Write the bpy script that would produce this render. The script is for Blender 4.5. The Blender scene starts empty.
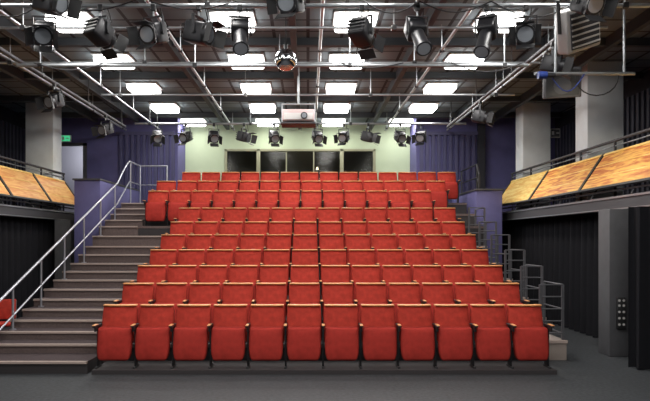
import bpy, bmesh, math, random
from mathutils import Vector, Matrix
random.seed(4)
S = bpy.context.scene
S.view_settings.view_transform = 'Standard'

# ---------------- materials ----------------
def mat(name, col, rough=0.6, metal=0.0, noise=0.0, nscale=20, bump=0.0, emit=0.0, spec=0.5, ecol=None):
    m = bpy.data.materials.new(name); m.use_nodes = True
    nt = m.node_tree; b = nt.nodes['Principled BSDF']
    b.inputs['Base Color'].default_value = (*col, 1)
    b.inputs['Roughness'].default_value = rough
    b.inputs['Metallic'].default_value = metal
    b.inputs['Specular IOR Level'].default_value = spec
    if emit:
        b.inputs['Emission Color'].default_value = (*(ecol or col), 1)
        b.inputs['Emission Strength'].default_value = emit
    if noise or bump:
        tc = nt.nodes.new('ShaderNodeTexCoord')
        n = nt.nodes.new('ShaderNodeTexNoise'); n.inputs['Scale'].default_value = nscale
        n.inputs['Detail'].default_value = 6
        nt.links.new(tc.outputs['Object'], n.inputs['Vector'])
        if noise:
            r = nt.nodes.new('ShaderNodeValToRGB')
            r.color_ramp.elements[0].position = 0.3; r.color_ramp.elements[1].position = 0.7
            r.color_ramp.elements[0].color = (*[c*(1-noise) for c in col], 1)
            r.color_ramp.elements[1].color = (*[min(1, c*(1+noise)) for c in col], 1)
            nt.links.new(n.outputs['Fac'], r.inputs['Fac'])
            nt.links.new(r.outputs['Color'], b.inputs['Base Color'])
        if bump:
            bp = nt.nodes.new('ShaderNodeBump'); bp.inputs['Strength'].default_value = bump
            bp.inputs['Distance'].default_value = 0.01
            nt.links.new(n.outputs['Fac'], bp.inputs['Height'])
            nt.links.new(bp.outputs['Normal'], b.inputs['Normal'])
    return m

def wood(name, c1, c2, rough=0.45, scale=(1, 1.2, 14)):
    m = bpy.data.materials.new(name); m.use_nodes = True
    nt = m.node_tree; b = nt.nodes['Principled BSDF']
    tc = nt.nodes.new('ShaderNodeTexCoord'); mp = nt.nodes.new('ShaderNodeMapping')
    mp.inputs['Scale'].default_value = scale
    n = nt.nodes.new('ShaderNodeTexNoise'); n.inputs['Scale'].default_value = 2.0; n.inputs['Detail'].default_value = 8
    n.inputs['Distortion'].default_value = 1.2
    r = nt.nodes.new('ShaderNodeValToRGB')
    r.color_ramp.elements[0].position = 0.38; r.color_ramp.elements[1].position = 0.6
    r.color_ramp.elements[0].color = (*c1, 1); r.color_ramp.elements[1].color = (*c2, 1)
    nt.links.new(tc.outputs['Object'], mp.inputs['Vector']); nt.links.new(mp.outputs['Vector'], n.inputs['Vector'])
    nt.links.new(n.outputs['Fac'], r.inputs['Fac']); nt.links.new(r.outputs['Color'], b.inputs['Base Color'])
    b.inputs['Roughness'].default_value = rough
    return m

M_red = mat('red_upholstery', (0.42, 0.040, 0.026), 0.85, noise=0.18, nscale=14, bump=0.25, spec=0.2)
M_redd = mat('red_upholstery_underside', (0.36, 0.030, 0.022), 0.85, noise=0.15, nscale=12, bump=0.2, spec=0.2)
M_cap = mat('beech_cap', (0.78, 0.36, 0.14), 0.4, noise=0.12, nscale=12)
M_blk = mat('black_metal', (0.018, 0.018, 0.02), 0.5)
M_body = mat('spotlight_body', (0.022, 0.022, 0.026), 0.42, metal=0.2)
M_steel = mat('galvanised_steel', (0.36, 0.38, 0.40), 0.35, metal=0.6)
M_rail = mat('rail_steel', (0.46, 0.47, 0.52), 0.3, metal=0.7)
M_dgrey = mat('dark_grey_paint', (0.055, 0.055, 0.062), 0.6)
M_beam = mat('ceiling_beam_paint', (0.055, 0.062, 0.072), 0.6)
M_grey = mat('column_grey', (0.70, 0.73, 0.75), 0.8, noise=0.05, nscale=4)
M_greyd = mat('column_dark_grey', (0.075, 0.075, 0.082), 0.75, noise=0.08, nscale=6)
M_purple = mat('purple_paint', (0.092, 0.086, 0.215), 0.75, noise=0.08, nscale=5)
M_slat = mat('blue_slat', (0.060, 0.058, 0.135), 0.6)
M_slatd = mat('dark_slat', (0.05, 0.05, 0.075), 0.6)
M_cream = mat('sage_cream_paint', (0.40, 0.47, 0.32), 0.85, noise=0.03, nscale=4)
M_frame = mat('window_frame_olive', (0.24, 0.24, 0.15), 0.55)
M_wall = mat('black_wall_paint', (0.022, 0.022, 0.030), 0.85, noise=0.1, nscale=5)
M_curt = mat('black_drape', (0.014, 0.014, 0.017), 0.95, bump=0.2, nscale=60, spec=0.1)
M_floor = mat('stage_floor_vinyl', (0.040, 0.043, 0.047), 0.6, noise=0.4, nscale=22, bump=0.15, spec=0.3)
M_tread = mat('stair_carpet', (0.070, 0.054, 0.056), 0.9, noise=0.2, nscale=60, bump=0.2, spec=0.1)
M_riser = mat('stair_riser', (0.135, 0.098, 0.092), 0.85, noise=0.15, nscale=30)
M_nose = mat('stair_nosing', (0.42, 0.33, 0.29), 0.55)
M_ledgep = mat('ledge_board_tan', (0.30, 0.25, 0.22), 0.7)
M_plat = mat('platform_board', (0.035, 0.03, 0.032), 0.7)
M_lamp = mat('lamp_diffuser', (1, 1, 1), 0.5, emit=8.0, ecol=(1, 0.99, 0.96))
M_lampfr = mat('lamp_trim_white', (0.7, 0.7, 0.7), 0.5)
M_lens = mat('spot_lens', (0.25, 0.27, 0.3), 0.08, spec=0.8)
M_white = mat('white_plastic', (0.6, 0.58, 0.57), 0.4)
M_pink = mat('projector_case', (0.55, 0.42, 0.42), 0.4)
M_blue = mat('blue_cable', (0.02, 0.05, 0.25), 0.4)
M_exit = mat('exit_sign_green', (0.05, 0.45, 0.25), 0.5, emit=0.5, ecol=(0.1, 0.9, 0.4))
M_door = mat('lit_corridor', (0.5, 0.5, 0.56), 0.7)
M_ledge = wood('gallery_panel_wood_red', (0.52, 0.12, 0.03), (0.86, 0.50, 0.12), scale=(1, 0.8, 9))
M_ledgey = wood('gallery_panel_wood_yellow', (0.80, 0.46, 0.11), (0.94, 0.72, 0.28), scale=(1, 0.8, 7))
M_ledgeo = wood('gallery_panel_wood_orange', (0.74, 0.31, 0.10), (0.90, 0.54, 0.20), scale=(1, 0.8, 7))
M_glass = bpy.data.materials.new('booth_glass'); M_glass.use_nodes = True
_b = M_glass.node_tree.nodes['Principled BSDF']
_b.inputs['Transmission Weight'].default_value = 1; _b.inputs['Roughness'].default_value = 0.12; _b.inputs['IOR'].default_value = 1.25
_b.inputs['Base Color'].default_value = (0.5, 0.52, 0.46, 1)
M_mirror = mat('mirror_tile', (0.75, 0.76, 0.8), 0.08, metal=1.0)
M_booth = mat('booth_interior', (0.085, 0.078, 0.055), 0.8)
M_led = mat('desk_lamp_glow', (1, .9, .7), 0.5, emit=5, ecol=(1, .85, .6))

M_ceil = bpy.data.materials.new('ceiling_tiles'); M_ceil.use_nodes = True
nt = M_ceil.node_tree; b = nt.nodes['Principled BSDF']
tc = nt.nodes.new('ShaderNodeTexCoord'); br = nt.nodes.new('ShaderNodeTexBrick')
br.offset = 0.0; br.inputs['Scale'].default_value = 1.0
br.inputs['Brick Width'].default_value = 0.6; br.inputs['Row Height'].default_value = 0.6
br.inputs['Mortar Size'].default_value = 0.03
br.inputs['Color1'].default_value = (0.19, 0.225, 0.245, 1); br.inputs['Color2'].default_value = (0.145, 0.172, 0.19, 1)
br.inputs['Mortar'].default_value = (0.03, 0.03, 0.034, 1)
nt.links.new(tc.outputs['Object'], br.inputs['Vector']); nt.links.new(br.outputs['Color'], b.inputs['Base Color'])
b.inputs['Roughness'].default_value = 0.8

# ---------------- mesh builder ----------------
class MB:
    def __init__(s, name):
        s.name = name; s.bm = bmesh.new(); s.mats = []
    def mi(s, m):
        if m not in s.mats: s.mats.append(m)
        return s.mats.index(m)
    def add(s, tmp, m, mtx=None, smooth=False):
        i = s.mi(m)
        if mtx is not None: bmesh.ops.transform(tmp, matrix=mtx, verts=tmp.verts)
        vm = {}
        for v in tmp.verts: vm[v] = s.bm.verts.new(v.co)
        for f in tmp.faces:
            try:
                nf = s.bm.faces.new([vm[v] for v in f.verts]); nf.material_index = i; nf.smooth = smooth
            except ValueError: pass
        tmp.free()
    def box(s, x0, x1, y0, y1, z0, z1, m, bev=0.0, mtx=None, seg=2, cuts=0, fn=None):
        t = bmesh.new(); bmesh.ops.create_cube(t, size=1)
        for v in t.verts:
            v.co = Vector(((x0+x1)/2+v.co.x*(x1-x0), (y0+y1)/2+v.co.y*(y1-y0), (z0+z1)/2+v.co.z*(z1-z0)))
        if cuts: bmesh.ops.subdivide_edges(t, edges=t.edges[:], cuts=cuts, use_grid_fill=True)
        if bev:
            es = [e for e in t.edges if len(e.link_faces) == 2 and e.calc_face_angle() > 1]
            bmesh.ops.bevel(t, geom=es, offset=bev, segments=seg, profile=0.5, affect='EDGES')
        if fn:
            for v in t.verts: v.co = fn(v.co.copy())
        s.add(t, m, mtx, smooth=bool(bev))
    def cyl(s, p1, p2, r, m, r2=None, seg=12, caps=True, mtx=None):
        p1 = Vector(p1); p2 = Vector(p2); d = p2-p1
        t = bmesh.new()
        bmesh.ops.create_cone(t, cap_ends=caps, segments=seg, radius1=r, radius2=r if r2 is None else r2, depth=d.length)
        q = d.to_track_quat('Z', 'Y').to_matrix().to_4x4()
        bmesh.ops.transform(t, matrix=Matrix.Translation((p1+p2)/2) @ q, verts=t.verts)
        s.add(t, m, mtx, smooth=True)
    def path(s, pts, r, m, seg=10):
        for a, c in zip(pts[:-1], pts[1:]): s.cyl(a, c, r, m, seg=seg)
        for p in pts[1:-1]:
            t = bmesh.new(); bmesh.ops.create_icosphere(t, subdivisions=2, radius=r)
            s.add(t, m, Matrix.Translation(p), True)
    def mesh(s):
        bmesh.ops.recalc_face_normals(s.bm, faces=s.bm.faces[:])
        me = bpy.data.meshes.new(s.name); s.bm.to_mesh(me); s.bm.free()
        for m in s.mats: me.materials.append(m)
        try: me.set_sharp_from_angle(angle=math.radians(50))
        except Exception: pass
        return me
    def obj(s, loc=(0, 0, 0), rot=(0, 0, 0)):
        return place(s.name, s.mesh(), loc, rot)
def place(name, me, loc=(0, 0, 0), rot=(0, 0, 0)):
    o = bpy.data.objects.new(name, me); o.location = loc; o.rotation_euler = rot
    S.collection.objects.link(o); return o

# ---------------- layout numbers (metres, camera stands at y=0 on stage) ----------------
CE = 5.5
XL, XR = -8.3, 7.3
YB = 20.5
ROWY = [9.25, 10.25, 11.15, 12.05, 12.95, 13.85, 14.75, 15.65, 16.55, 17.45]
TOP = [.94, 1.185, 1.433, 1.694, 1.98, 2.263, 2.605, 3.06, 3.38, 3.70]
PL = [t-0.88 for t in TOP]
FR = [y-0.5 for y in ROWY]

# ---------------- room shell ----------------
o = MB('floor'); o.box(XL-.2, XR+.2, -5, 23, -0.2, 0, M_floor); o.obj()
o = MB('ceiling'); o.box(XL-.2, XR+.2, -5, 23, CE, CE+0.2, M_ceil); o.obj()
o = MB('wall_left'); o.box(XL-.2, XL, -5, 23, 0, CE, M_wall)
y = 4.0
while y < 19:
    o.box(XL, XL+.04, y, y+.1, 2.6, CE-.4, M_slatd); y += .22
o.obj()
o = MB('wall_right'); o.box(XR, XR+.2, -5, 23, 0, CE, M_wall)
y = 4.0
while y < 19:
    o.box(XR-.04, XR, y, y+.1, 2.6, CE-.4, M_slatd); y += .22
o.obj()
o = MB('wall_front'); o.box(XL-.2, XR+.2, -5.2, -5, 0, CE, M_greyd); o.obj()
o = MB('wall_back')
o.box(-3.85, -2.62, YB, YB+.15, 2.83, CE, M_cream)
o.box(2.12, 3.2, YB, YB+.15, 2.83, CE, M_cream)
o.box(-2.62, 2.12, YB, YB+.15, 4.72, CE, M_cream)
o.box(-2.62, 2.12, YB, YB+.15, 2.83, 3.7, M_cream)
o.box(-2.9, 2.4, 22.6, 22.7, 2.83, CE, M_booth)
o.box(-2.95, -2.85, YB+.15, 22.6, 2.83, CE, M_booth)
o.box(2.35, 2.45, YB+.15, 22.6, 2.83, CE, M_booth)
o.box(-2.9, 2.4, YB+.15, 22.6, 2.73, 2.83, M_booth)
o.obj()
o = MB('window_1')
for x0, x1 in ((-2.62, -2.54), (-1.62, -1.50), (1.00, 1.12), (2.04, 2.12)):
    o.box(x0, x1, YB-.03, YB+.1, 3.7, 4.72, M_frame, bev=.01)
o.box(-2.62, 2.12, YB-.03, YB+.1, 4.64, 4.72, M_frame, bev=.01)
o.box(-2.7, 2.2, YB-.08, YB+.1, 3.62, 3.7, M_frame, bev=.01)
for x in (-.68, .18): o.box(x-.02, x+.02, YB, YB+.06, 3.7, 4.64, M_frame)
o.box(-2.55, 2.05, YB+.03, YB+.038, 3.7, 4.66, M_glass)
o.obj()
o = MB('mixing_desk'); o.box(-1.3, .9, 21.0, 21.6, 3.5, 3.66, M_blk, bev=.02)
o.box(-1.25, -1.2, 21.1, 21.5, 2.83, 3.5, M_blk); o.box(.8, .85, 21.1, 21.5, 2.83, 3.5, M_blk)
for x in (-.9, .5):
    o.box(x-.22, x+.22, 21.4, 21.44, 3.76, 4.05, M_dgrey, bev=.01); o.box(x-.03, x+.03, 21.4, 21.44, 3.66, 3.76, M_blk)
for x in (.3,):
    o.cyl((x, 21.2, 3.66), (x, 21.15, 4.16), .01, M_blk, seg=6)
    o.cyl((x, 21.15, 4.14), (x, 21.15, 4.22), .045, M_led, r2=.02)
o.obj()

o = MB('wall_back_left')
o.box(XL, -7.35, 19.3, 19.45, 0, CE, M_purple)
o.box(-7.35, -6.6, 19.3, 19.45, 4.65, CE, M_purple)
o.box(-7.35, -6.6, 19.3, 19.45, 0, 2.5, M_purple)
o.box(-6.6, -3.85, 19.3, 19.45, 0, CE, M_purple)
o.box(-4.0, -3.85, 19.45, YB+.15, 2.7, CE, M_purple)
x = -5.55
while x < -4.0:
    o.box(x, x+.09, 19.22, 19.3, 2.0, 4.95, M_slat); x += .17
o.box(-5.65, -3.95, 19.2, 19.3, 4.95, 5.05, M_slat)
o.obj()
o = MB('wall_back_right')
o.box(3.2, XR, 19.3, 19.45, 0, CE, M_purple)
o.box(3.2, 3.35, 19.45, YB+.15, 2.7, CE, M_purple)
x = 3.3
while x < 4.95:
    o.box(x, x+.09, 19.22, 19.3, 2.0, 4.95, M_slat); x += .17
o.box(3.25, 5.0, 19.2, 19.3, 4.95, 5.05, M_slat)
o.box(5.0, 5.2, 19.15, 19.3, 0, CE, M_wall)
o.obj()
o = MB('door_1')
o.box(-7.42, -7.33, 19.2, 19.298, 2.5, 4.72, M_dgrey); o.box(-6.62, -6.53, 19.2, 19.298, 2.5, 4.72, M_dgrey)
o.box(-7.42, -6.53, 19.2, 19.298, 4.63, 4.72, M_dgrey)
o.obj()
o = MB('corridor_wall'); o.box(-8.2, -5.9, 21.4, 21.5, 2.5, 5.2, M_door); o.obj()
def sign(x, y, z, w, h, m):
    o = MB('exit_sign'); o.box(x-w/2, x+w/2, y-.03, y+.03, z-h/2, z+h/2, M_white, bev=.008)
    o.box(x-w/2+.02, x+w/2-.02, y-.04, y-.03, z-h/2+.02, z+h/2-.02, m)
    o.box(x-.1, x-.04, y-.045, y-.04, z-.05, z+.05, M_white); o.box(x+.02, x+.1, y-.045, y-.04, z-.012, z+.012, M_white)
    return o
s_ = sign(-7.06, 19.05, 4.82, .3, .2, M_exit); s_.box(-7.12, -7.08, 19.08, 19.3, 4.84, 4.88, M_blk); s_.obj()
s_ = sign(6.62, 17.5, 4.72, .26, .24, M_dgrey); s_.box(6.42, 6.5, 17.48, 17.52, 4.7, 4.74, M_blk); s_.obj()

# ---------------- raked seating platform ----------------
o = MB('seating_platform')
for k in range(10):
    y0 = FR[k] if k else 9.02
    y1 = FR[k+1] if k < 9 else 19.18
    x0, x1 = (-2.99, 3.44) if k < 7 else (-3.94, 4.12)
    if k == 9:
        x0 = -3.5; o.box(-4.85, x0, 17.4, y1, 0, PL[9], M_plat)
        o.box(-3.84, 3.19, 19.18, YB-.02, 0, PL[9], M_plat)
    o.box(x0, x1, y0, y1, 0, PL[k], M_plat)
    if k: o.box(x0, x1, y0-.012, y0+.03, PL[k]-.05, PL[k]+.004, M_riser)
for j in range(0, 6):
    ya = 10.1+.9*j; yb_ = ya+.9 if j < 5 else 15.14
    o.box(3.445, 4.0, ya, yb_, 0, PL[j+1], M_plat if j else M_ledgep)
    o.box(3.445, 4.01, ya-.02, ya+.03, PL[j+1]-.04, PL[j+1]+.004, M_nose)
o.obj()

# ---------------- aisle stairs ----------------
o = MB('aisle_stairs')
st = []
for k in range(1, 10):
    yi = FR[k]-.45; zi = (PL[k-1]+PL[k])/2
    st.append((9.08 if k == 1 else yi, zi if k > 1 else .17)); st.append((FR[k], PL[k]))
for i, (ys, zs) in enumerate(st):
    ye = st[i+1][0] if i+1 < len(st) else 17.4
    xr = -3.0 if ys < 15.0 else -3.95
    xl2 = -5.6 if i == 0 else -4.85
    xr2 = xr if i else -3.07
    o.box(xl2, xr2, ys, ye, 0, zs-.02, M_plat if i == 0 else M_riser)
    o.box(xl2, xr2, ys-.02, ye, zs-.02, zs, M_tread)
    o.box(xl2, xr2, ys-.03, ys+.03, zs-.028, zs+.004, M_nose)
o.obj()

# ---------------- stair handrail ----------------
o = MB('stair_handrail')
X = -4.70
def zr(y): return .65+(y-9.2)*.378
def ztread(y):
    z = 0
    for ys, zs in st:
        if y >= ys: z = zs
    return z
o.path([(X, 9.15, .2), (X, 9.2, zr(9.2)), (X, 16.1, zr(16.1)), (X, 16.6, zr(16.1)+.35), (X, 17.0, 3.85), (X, 17.2, 3.93), (X, 18.3, 3.93), (-3.95, 18.3, 3.93), (-3.95, 18.3, PL[9])], .022, M_rail)
o.path([(X, 9.25, zr(9.2)-.42), (X, 16.1, zr(16.1)-.5), (X, 17.2, 3.4), (X, 18.3, 3.4), (-3.95, 18.3, 3.4)], .016, M_rail)
for y in (10.4, 11.5, 12.6, 13.7, 14.8, 15.9, 17.3, 18.3):
    zt = zr(y) if y < 16.2 else 3.93
    o.cyl((X, y, ztread(y)-.0), (X, y, zt), .018, M_rail)
    o.cyl((X, y, ztread(y)), (X, y, ztread(y)+.015), .05, M_rail)
o.obj()

o = MB('parapet_wall_left'); o.box(-5.55, -4.93, 15.5, 19.18, 0, 3.28, M_purple, bev=.01)
o.box(-5.58, -4.92, 15.46, 19.18, 3.28, 3.32, M_dgrey); o.obj()
o = MB('parapet_wall_right'); o.box(4.2, 4.85, 16.3, 19.12, 0, 3.1, M_purple, bev=.01)
o.box(4.18, 4.88, 16.26, 19.12, 3.1, 3.14, M_dgrey); o.obj()
o = MB('parapet_handrail')
o.path([(4.3, 16.4, 3.14), (4.3, 16.4, 3.5), (4.45, 17.2, 3.85), (4.45, 19.0, 3.85)], .022, M_blk)
o.path([(4.3, 16.4, 3.3), (4.45, 17.2, 3.5), (4.45, 19.0, 3.5)], .016, M_blk)
o.cyl((4.45, 17.2, 3.14), (4.45, 17.2, 3.85), .018, M_blk)
o.cyl((4.45, 18.9, 3.14), (4.45, 18.9, 3.85), .018, M_blk)
o.obj()

# ---------------- guard rails on the right of the rake ----------------
M_guard = mat('guard_rail_grey', (0.11, 0.11, 0.12), 0.45, metal=0.4)
gr = MB('guard_rail')
for j in range(0, 6):
    yg = 10.18+.9*j; zp = PL[j+1]; h = .86
    for xx in (3.62, 3.97): gr.box(xx-.018, xx+.018, yg-.018, yg+.018, zp, zp+h, M_guard)
    for f in (1.0, .78, .56, .34, .12): gr.cyl((3.62, yg, zp+h*f), (3.97, yg, zp+h*f), .011, M_guard, seg=8)
    y2 = yg+.8
    gr.box(3.952, 3.988, y2-.018, y2+.018, zp, zp+h, M_guard)
    for f in (1.0, .56, .12): gr.cyl((3.97, yg, zp+h*f), (3.97, y2, zp+h*f), .011, M_guard, seg=8)
gr.obj()

# ---------------- theatre seats ----------------
def seat_mesh(end=False, nm='theatre_seat'):
    s = MB(nm)
    cx = .008; hw = .25
    def backf(c):
        u = (c.x-cx)/hw
        t = (c.z-.34)/.5
        c.y += .13*t - .025*(1-u*u)*(1-(2*t-1)**2*.6) + .035*u*u
        c.x = cx+(c.x-cx)*(1-.03*max(0, t-.7)/.3)
        return c
    s.box(cx-hw, cx+hw, .0, .085, .34, .853, M_red, bev=.022, seg=3, cuts=4, fn=backf)
    s.box(cx-.238, cx+.238, .09, .20, .848, .87, M_cap, bev=.008, seg=2, cuts=3,
          fn=lambda c: Vector((c.x, c.y+.035*((c.x-cx)/hw)**2+.005, c.z)))
    s.box(cx-.24, cx+.24, .09, .105, .36, .84, M_blk, bev=.006, cuts=2, fn=backf)
    def panf(c):
        u = (c.x-cx)/hw; t = (c.z-.15)/.42
        c.y += -.03*(1-u*u)*(1-(2*t-1)**2) + .05*t - .02*(1-t)
        if t < .3: c.x = cx+(c.x-cx)*(1-.10*((.3-t)/.3)**2)
        return c
    s.box(cx-.238, cx+.238, -.17, -.05, .12, .575, M_redd, bev=.035, seg=3, cuts=4, fn=panf)
    s.cyl((cx-.24, -.03, .36), (cx+.24, -.03, .36), .018, M_blk, seg=8)
    def arm(x):
        s.box(x-.012, x+.012, -.05, .09, .02, .58, M_blk, bev=.004)
        s.box(x-.018, x+.018, -.12, .13, -.001, .02, M_blk, bev=.004)
        s.box(x-.022, x+.022, -.22, .12, .585, .608, M_blk, bev=.008)
        s.box(x-.020, x+.020, -.23, -.06, .608, .622, M_cap, bev=.006)
        s.box(x-.012, x+.012, -.16, .05, .52, .585, M_blk, bev=.005)
    arm(-.2515)
    if end: arm(.2735)
    return s.mesh()
me_s = seat_mesh(); me_e = seat_mesh(True, 'theatre_seat_end')
rows = [(-2.98, 12)]*7 + [(-3.90, 13), (-3.90, 14), (-3.42, 14)]
for k, (x0, n) in enumerate(rows):
    for i in range(n):
        place('theatre_seat', me_e if i == n-1 else me_s, (x0+.265+i*.53, ROWY[k], PL[k]+.001))

o = MB('stacking_chair')
o.box(-.22, .22, -.2, .2, .42, .47, M_red, bev=.02, seg=3)
o.box(-.21, .21, .19, .23, .5, .84, M_red, bev=.018, seg=3)
for sx in (-.2, .2):
    o.cyl((sx, -.17, 0), (sx, -.17, .43), .012, M_steel); o.cyl((sx, .2, 0), (sx, .21, .82), .012, M_steel)
    o.cyl((sx, -.17, .41), (sx, .2, .41), .01, M_steel)
o.obj((-5.17, 11.0, 0), (0, 0, .3))

# ---------------- galleries ----------------
def gallery(name, side, X, y0, y1, wallx, pmats):
    s = MB(name)
    sg = side
    def bx(a, b_, *r, **k):
        xa, xb = X+sg*a, X+sg*b_
        s.box(min(xa, xb), max(xa, xb), *r, **k)
    W = abs(wallx-X)-.02
    bx(.0, W, y0, y1, 2.45, 2.58, M_wall)
    bx(-.03, .06, y0, y1, 2.36, 2.60, M_dgrey)
    bx(-.05, -.03, y0, y1, 2.56, 2.59, M_steel)
    bx(-.05, -.03, y0, y1, 2.37, 2.39, M_steel)
    y = y1-.05
    while y > y0:
        bx(.40, .44, y-.02, y+.02, 2.58, 3.66, M_dgrey)
        s.cyl((X+sg*-.02, y, 2.6), (X+sg*.42, y, 3.34), .015, M_dgrey, seg=8)
        y -= 1.5
    s.cyl((X+sg*.42, y0, 3.68), (X+sg*.42, y1, 3.68), .028, M_dgrey)
    s.cyl((X+sg*.42, y0, 3.58), (X+sg*.42, y1, 3.58), .012, M_steel, seg=8)
    s.cyl((X, y0, 2.70), (X, y1, 2.70), .018, M_dgrey, seg=8)
    y = y1-.1; i = 0
    L = 2.8 if side > 0 else 2.1
    a = Vector((X-sg*.08, 0, 2.76)); c = Vector((X+sg*.38, 0, 3.44))
    n = Vector((-sg*(c.z-a.z), 0, (c.x-a.x)*sg)).normalized()
    def slab(ya_, yb_, t0, t1, thick, m, lift=0):
        p = a.lerp(c, t0); q = a.lerp(c, t1); l = n*lift; nn = n*thick
        t = bmesh.new(); vs = []
        for yy in (ya_, yb_):
            for P in (p+l, q+l, q+l+nn, p+l+nn): vs.append(t.verts.new((P.x, yy, P.z)))
        for f in ((0, 1, 2, 3), (4, 5, 6, 7), (0, 1, 5, 4), (1, 2, 6, 5), (2, 3, 7, 6), (3, 0, 4, 7)):
            t.faces.new([vs[j] for j in f])
        s.add(t, m)
    while y-.3 > y0:
        ya = max(y-L, y0); pm = pmats[i % len(pmats)]
        slab(ya+.03, y-.03, .0, 1, .02, pm)
        slab(ya+.03, y-.03, -.03, .03, .035, M_blk); slab(ya+.03, y-.03, .965, 1.03, .035, M_ledgey)
        for tt in (.33, .66): slab(ya+.05, y-.05, tt-.012, tt+.012, .006, M_ledgey, .02)
        slab(ya+.0, ya+.05, -.03, 1.03, .04, M_blk); slab(y-.05, y, -.03, 1.03, .04, M_blk)
        y = ya; i += 1
    return s.obj()
gallery('gallery_balcony', 1, 5.2, 5.0, 18.0, XR, [M_ledgey, M_ledge, M_ledge])
gallery('gallery_balcony', -1, -6.3, 5.0, 18.0, XL, [M_ledgeo, M_ledgeo])

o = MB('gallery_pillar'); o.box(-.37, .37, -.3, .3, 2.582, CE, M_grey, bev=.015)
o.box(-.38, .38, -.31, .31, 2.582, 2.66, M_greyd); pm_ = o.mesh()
for x, y in ((6.06, 17.6), (6.06, 13.6), (-7.12, 17.6), (-7.12, 13.6), (6.06, 9.6), (-7.12, 9.6)):
    place('gallery_pillar', pm_, (x, y, 0))
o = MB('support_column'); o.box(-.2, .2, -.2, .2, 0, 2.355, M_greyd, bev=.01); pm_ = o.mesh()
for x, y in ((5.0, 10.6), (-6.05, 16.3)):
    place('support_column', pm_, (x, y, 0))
o = MB('wall_socket_box'); o.box(4.9, 5.04, 10.35, 10.398, .45, .95, M_blk, bev=.01)
for z in (.52, .62, .72, .82, .90):
    for x in (4.935, 5.005): o.cyl((x, 10.345, z), (x, 10.352, z), .02, M_white)
o.obj()

def curtain(name, p0, p1, z0, z1, amp=.06, wl=.22):
    s = MB(name); i = s.mi(M_curt)
    p0 = Vector(p0); p1 = Vector(p1); L = (p1-p0).length; d = (p1-p0)/L; n = Vector((-d.y, d.x))
    N = int(L/wl*8); prev = None
    for j in range(N+1):
        t = j/N*L; a = amp*math.sin(t/wl*2*math.pi+.9*math.sin(t*1.7))
        b1 = p0+d*t+n*a*.7; b2 = p0+d*t+n*a*1.25
        c = (s.bm.verts.new((b2.x, b2.y, z0)), s.bm.verts.new((b1.x, b1.y, z1)))
        if prev:
            f = s.bm.faces.new((prev[0], c[0], c[1], prev[1])); f.material_index = i; f.smooth = True
        prev = c
    return s.obj()
curtain('stage_curtain', (-6.5, 6.0), (-6.5, 19.1), .01, 2.44, .07, .3)
curtain('stage_curtain', (5.5, 6.0), (5.5, 19.1), .01, 2.44, .07, .3)
curtain('stage_curtain', (4.66, 9.5), (5.35, 8.7), .01, 2.34, .07, .24)

# ---------------- ceiling structure ----------------
o = MB('ceiling_beams')
for x in (-6.2, -5.0, -2.5, -.25, 1.95, 4.3, 5.4):
    o.box(x-.05, x+.05, -4.9, 20.4 if -3.8 < x < 3.1 else 19.1, 5.3, CE, M_beam)
for y in (-2, .2, 2.5, 4.8, 7.1, 9.45, 11.8, 14.2, 16.5, 18.7):
    o.box(XL+.05, XR-.05, y-.06, y+.06, 5.36, CE-.002, M_beam)
o.obj()
lampm = MB('ceiling_light')
lampm.box(-.36, .36, -.36, .36, -.04, 0, M_lampfr, bev=.01)
lampm.box(-.33, .33, -.33, .33, -.17, -.04, M_lamp, bev=.05, seg=3)
lampm = lampm.mesh()
COLS = (-3.85, -1.22, .77, 3.1)
for y in (-3.2, -1.0, 1.3, 3.7, 6.0, 8.3, 10.65, 13.0, 15.35, 17.6, 19.7):
    for x in COLS:
        if y > 19.3 and (x < -3.8): x = -3.45
        if y > 19.3 and (x > 3.0): x = 2.8
        place('ceiling_light', lampm, (x, y, CE-.001))
        L = bpy.data.lights.new('ceiling_light_glow', 'AREA'); L.shape = 'SQUARE'; L.size = .56
        L.energy = (28 if y < 12 else 34) if y < 19 else 18
        L.color = (1, .97, .93)
        lo = bpy.data.objects.new('ceiling_light_glow', L); lo.location = (x, y, CE-.175); S.collection.objects.link(lo)

def bar(p0, p1, r=.025, m=M_steel, name='lighting_bar', top=CE-.01):
    s = MB(name); s.cyl(p0, p1, r, m)
    p0 = Vector(p0); p1 = Vector(p1); n = max(2, int((p1-p0).length/2.3))
    for i in range(n+1):
        p = p0.lerp(p1, (i+.15)/(n+.3)); s.cyl(p, (p.x, p.y, top), .01, m, seg=6)
        s.box(p.x-.035, p.x+.035, p.y-.035, p.y+.035, p.z-.035, p.z+.035, M_blk)
    return s.obj()
bar((-5.6, 7.6, 4.98), (4.6, 7.6, 4.98))
bar((-4.3, 8.25, 4.82), (4.4, 8.25, 4.82), .028)
bar((-4.6, 9.6, 4.98), (4.4, 9.6, 4.98), .02)
bar((-4.9, 11.0, 4.80), (3.7, 11.0, 4.80), .032)
bar((-5.6, 11.5, 4.98), (4.6, 11.5, 4.98), .02)
bar((-4.4, 13.9, 4.95), (4.4, 13.9, 4.95), .024)
bar((-4.6, 17.35, 4.95), (4.2, 17.35, 4.95), .028)
for x in (-5.3, -4.3, -2.15, .2, 2.25, 4.05):
    bar((x, 3.0, 5.06), (x, 19.0, 5.06), .026)
for x in (-4.9, 3.75):
    bar((x, 4.0, 4.9), (x, 17.5, 4.9), .035, m=M_dgrey)

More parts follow.
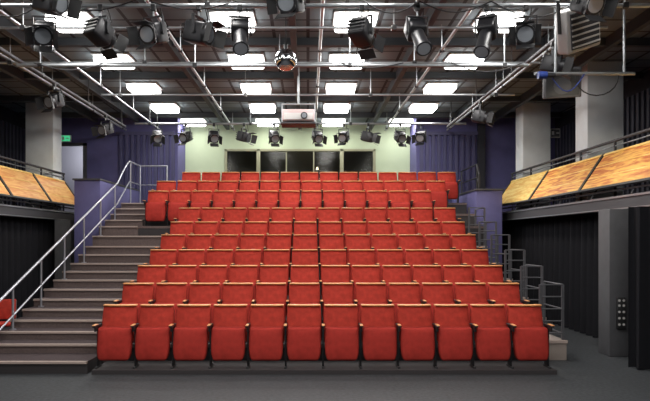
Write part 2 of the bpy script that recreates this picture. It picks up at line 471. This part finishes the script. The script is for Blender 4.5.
# ---------------- stage spotlights ----------------
def spot_mesh(nm, tilt, yaw, prof=False):
    s = MB(nm)
    s.box(-.03, .03, -.035, .035, -.05, .03, M_blk, bev=.006)
    s.cyl((0, 0, -.05), (0, 0, -.12), .012, M_steel, seg=8)
    R = Matrix.Rotation(yaw, 4, 'Z')
    for sx in (-.135, .135):
        s.box(sx-.006, sx+.006, -.02, .02, -.36, -.12, M_body, mtx=R)
        s.cyl((sx*1.12, 0, -.33), (sx*.9, 0, -.33), .025, M_blk, mtx=R, seg=10)
    s.box(-.141, .141, -.02, .02, -.13, -.118, M_body, mtx=R)
    T = R @ Matrix.Translation((0, 0, -.33)) @ Matrix.Rotation(tilt, 4, 'X')
    if prof:
        s.box(-.11, .11, -.02, .26, -.12, .12, M_body, bev=.03, mtx=T)
        s.cyl((0, -.34, 0), (0, 0, 0), .085, M_body, mtx=T, seg=16)
        s.cyl((0, -.38, 0), (0, -.33, 0), .1, M_body, mtx=T, seg=16)
        s.cyl((0, -.384, 0), (0, -.378, 0), .08, M_lens, mtx=T, seg=16)
    else:
        s.box(-.115, .115, -.12, .17, -.13, .13, M_body, bev=.03, mtx=T)
        s.cyl((0, -.16, 0), (0, -.1, 0), .12, M_body, mtx=T, seg=18)
        s.cyl((0, -.166, 0), (0, -.158, 0), .095, M_lens, mtx=T, seg=18)
        for i in range(4):
            s.box(-.12, .12, .17, .175+.006*i, -.1+.05*i, -.08+.05*i, M_blk, mtx=T)
        for a in range(4):
            Q = T @ Matrix.Rotation(a*math.pi/2, 4, 'Y') @ Matrix.Translation((0, -.165, .12)) @ Matrix.Rotation(-.5 if a % 2 else -.3, 4, 'X')
            s.box(-.11, .11, -.14, 0, -.003, .003, M_blk, mtx=Q)
    s.path([T @ Vector((.05, .17, .05)), Vector((.1, .14, -.14)), Vector((.08, .02, .0))], .007, M_blk, seg=6)
    return s.mesh()
V = [spot_mesh('spot_a', .5, .25), spot_mesh('spot_b', .35, -.35), spot_mesh('spot_c', .8, .15, True),
     spot_mesh('spot_d', .9, -.5, True), spot_mesh('spot_e', .45, 2.6), spot_mesh('spot_f', .25, 1.2)]
for i, (x, v) in enumerate(((-3.33, 0), (-2.62, 4), (-1.95, 1), (-1.38, 5), (-.86, 2), (.68, 4), (1.38, 2), (2.25, 3), (2.75, 1))):
    place('stage_spotlight', V[v], (x, 8.25, 4.80))
for x, v in ((-4.1, 1), (-3.0, 5), (3.25, 0), (-.2, 1)):
    place('stage_spotlight', V[v], (x, 7.6, 4.96))
for i, px in enumerate((-4.0, -3.25, -2.5, -1.7, -.9, .25, .95, 1.6, 2.45, 3.0)):
    place('stage_spotlight', V[(0, 1, 0, 5, 0, 0, 1, 5, 0, 1)[i]], (px, 17.35, 4.93))
def add_gallery_fill(x, y, tx, ty, tz, e):  # extra spot lamps, added only to brighten the gallery panels
    place('stage_spotlight', V[5] if x > 0 else V[1], (x, y, 4.87))  # fixture body added to go with the fill lamp
    L = bpy.data.lights.new('added_fill_light', 'SPOT'); L.energy = e; L.spot_size = 1.6; L.spot_blend = .9; L.shadow_soft_size = .12
    L.color = (1, .88, .68)
    lo = bpy.data.objects.new('added_fill_light', L); lo.location = (x, y, 4.42); S.collection.objects.link(lo)
    lo.rotation_euler = (Vector((tx, ty, tz))-Vector((x, y, 4.42))).to_track_quat('-Z', 'Y').to_euler()
add_gallery_fill(3.75, 10.0, 5.3, 11.5, 3.05, 190); add_gallery_fill(3.75, 14.2, 5.3, 15.6, 3.05, 230)
add_gallery_fill(-4.9, 12.6, -6.4, 14.0, 3.05, 210); add_gallery_fill(-4.9, 15.8, -6.4, 16.8, 3.05, 200)

o = MB('floodlight_fixture')
T = Matrix.Translation((3.45, 8.3, 4.55)) @ Matrix.Rotation(.35, 4, 'Z') @ Matrix.Rotation(-.35, 4, 'Y') @ Matrix.Rotation(.3, 4, 'X')
o.box(-.28, .28, -.08, .12, -.27, .27, M_white, bev=.03, mtx=T)
o.box(-.23, .23, -.1, -.08, -.22, .22, M_dgrey, mtx=T)
for i in range(6): o.box(-.23, .23, -.115, -.1, -.2+.07*i, -.18+.07*i, M_white, mtx=T)
for sx in (-.31, .31): o.box(sx-.01, sx+.01, 0, .04, 0, .4, M_blk, mtx=T)
o.box(-.32, .32, 0, .04, .4, .415, M_blk, mtx=T)
o.cyl((3.45-.1, 8.3, 4.9), (3.45, 8.26, 5.3), .014, M_blk)
o.obj()
o = MB('loudspeaker')
T = Matrix.Translation((4.35, 11.2, 4.55)) @ Matrix.Rotation(-.3, 4, 'Z') @ Matrix.Rotation(.2, 4, 'X')
o.box(-.3, .3, -.2, .2, -.25, .25, M_greyd, bev=.02, mtx=T)
o.box(-.26, .26, -.215, -.2, -.21, .21, M_blk, mtx=T)
o.cyl((0, -.23, -.05), (0, -.214, -.05), .14, M_dgrey, mtx=T, seg=20)
o.cyl((0, 0, .2), (0, .0, .745), .02, M_blk, mtx=Matrix.Translation((4.35, 11.2, 4.55)))
o.obj()
o = MB('cable_boom')
o.cyl((3.3, 9.5, 4.28), (4.75, 9.5, 4.28), .025, M_steel)
o.cyl((3.6, 9.5, 4.28), (3.6, 9.5, CE-.15), .018, M_steel); o.cyl((4.6, 9.5, 4.28), (4.6, 9.5, CE-.15), .018, M_steel)
o.cyl((3.32, 9.42, 4.24), (3.44, 9.42, 4.24), .055, M_blue)
o.cyl((3.44, 9.42, 4.24), (3.56, 9.42, 4.24), .035, M_blk)
pts = [Vector((4.2+.32*math.cos(a), 9.5, 4.25+.32*math.sin(a)*.9)) for a in [math.pi+ j*math.pi/10 for j in range(11)]]
o.path(pts, .009, M_blk, seg=6)
pts = [Vector((3.5+.5*t, 9.45, 4.26-.25*math.sin(t*math.pi))) for t in [j/8 for j in range(9)]]
o.path(pts, .008, M_blue, seg=6)
o.obj()

o = MB('power_cables')
for (xa, xb, y, z, sag) in ((-3.3, -2.2, 8.2, 4.86, .12), (-2, -.9, 8.2, 4.86, .1), (.7, 1.4, 8.2, 4.86, .15), (1.4, 2.3, 8.2, 4.86, .14), (2.3, 3.4, 8.2, 4.86, .2), (-4.2, -3.3, 8.2, 4.86, .2), (2.4, 3.6, 10.95, 4.83, .15), (-4.6, -3.4, 10.95, 4.83, .12), (.5, 1.6, 10.95, 4.83, .08)):
    o.path([Vector((xa+(xb-xa)*t, y, z-sag*math.sin(t*math.pi))) for t in [j/8 for j in range(9)]], .009, M_blk, seg=6)
o.obj()

o = MB('mirror_ball')
t = bmesh.new(); bmesh.ops.create_uvsphere(t, u_segments=28, v_segments=18, radius=.17)
o.add(t, M_mirror, smooth=False)
o.cyl((0, 0, .165), (0, 0, .24), .03, M_blk); o.cyl((0, 0, .2), (0, 0, .86), .006, M_blk, seg=6)
o.obj((-.34, 10.0, 4.62))
o = MB('ceiling_projector')
o.box(-.33, .33, -.25, .25, -.1, .14, M_pink, bev=.03, seg=3)
o.box(-.3, .3, -.256, -.25, -.07, .06, M_white)
o.cyl((.12, -.3, .0), (.12, -.25, .0), .07, M_blk, seg=20); o.cyl((.12, -.303, 0), (.12, -.3, 0), .05, M_lens, seg=20)
o.box(-.36, .36, -.26, .26, -.16, -.13, M_dgrey)
for sx in (-.345, .345): o.box(sx-.012, sx+.012, -.03, .03, -.16, .28, M_steel)
o.box(-.355, .355, -.03, .03, .28, .3, M_steel)
o.cyl((0, 0, .28), (0, 0, 1.08), .025, M_steel)
o.obj((-.2, 13.7, 4.42))

def plight(loc, e, c, r=.15):
    L = bpy.data.lights.new('room_lamp', 'POINT'); L.energy = e; L.color = c; L.shadow_soft_size = r
    a = bpy.data.objects.new('room_lamp', L); a.location = loc; S.collection.objects.link(a)
plight((-.2, 21.8, 5.2), 7, (1, .85, .6)); plight((-7.0, 20.5, 4.6), 40, (.95, .95, 1))

w = bpy.data.worlds.new('World'); S.world = w; w.use_nodes = True
w.node_tree.nodes['Background'].inputs[0].default_value = (.05, .05, .055, 1)

c = bpy.data.cameras.new('Camera'); co = bpy.data.objects.new('Camera', c); S.collection.objects.link(co)
co.location = (0, 0, 1.86); co.rotation_euler = (math.pi/2, 0, 0)
c.sensor_width = 36; c.lens = 36*653/650; c.shift_x = 17/650; c.shift_y = 39.5/650
S.camera = co
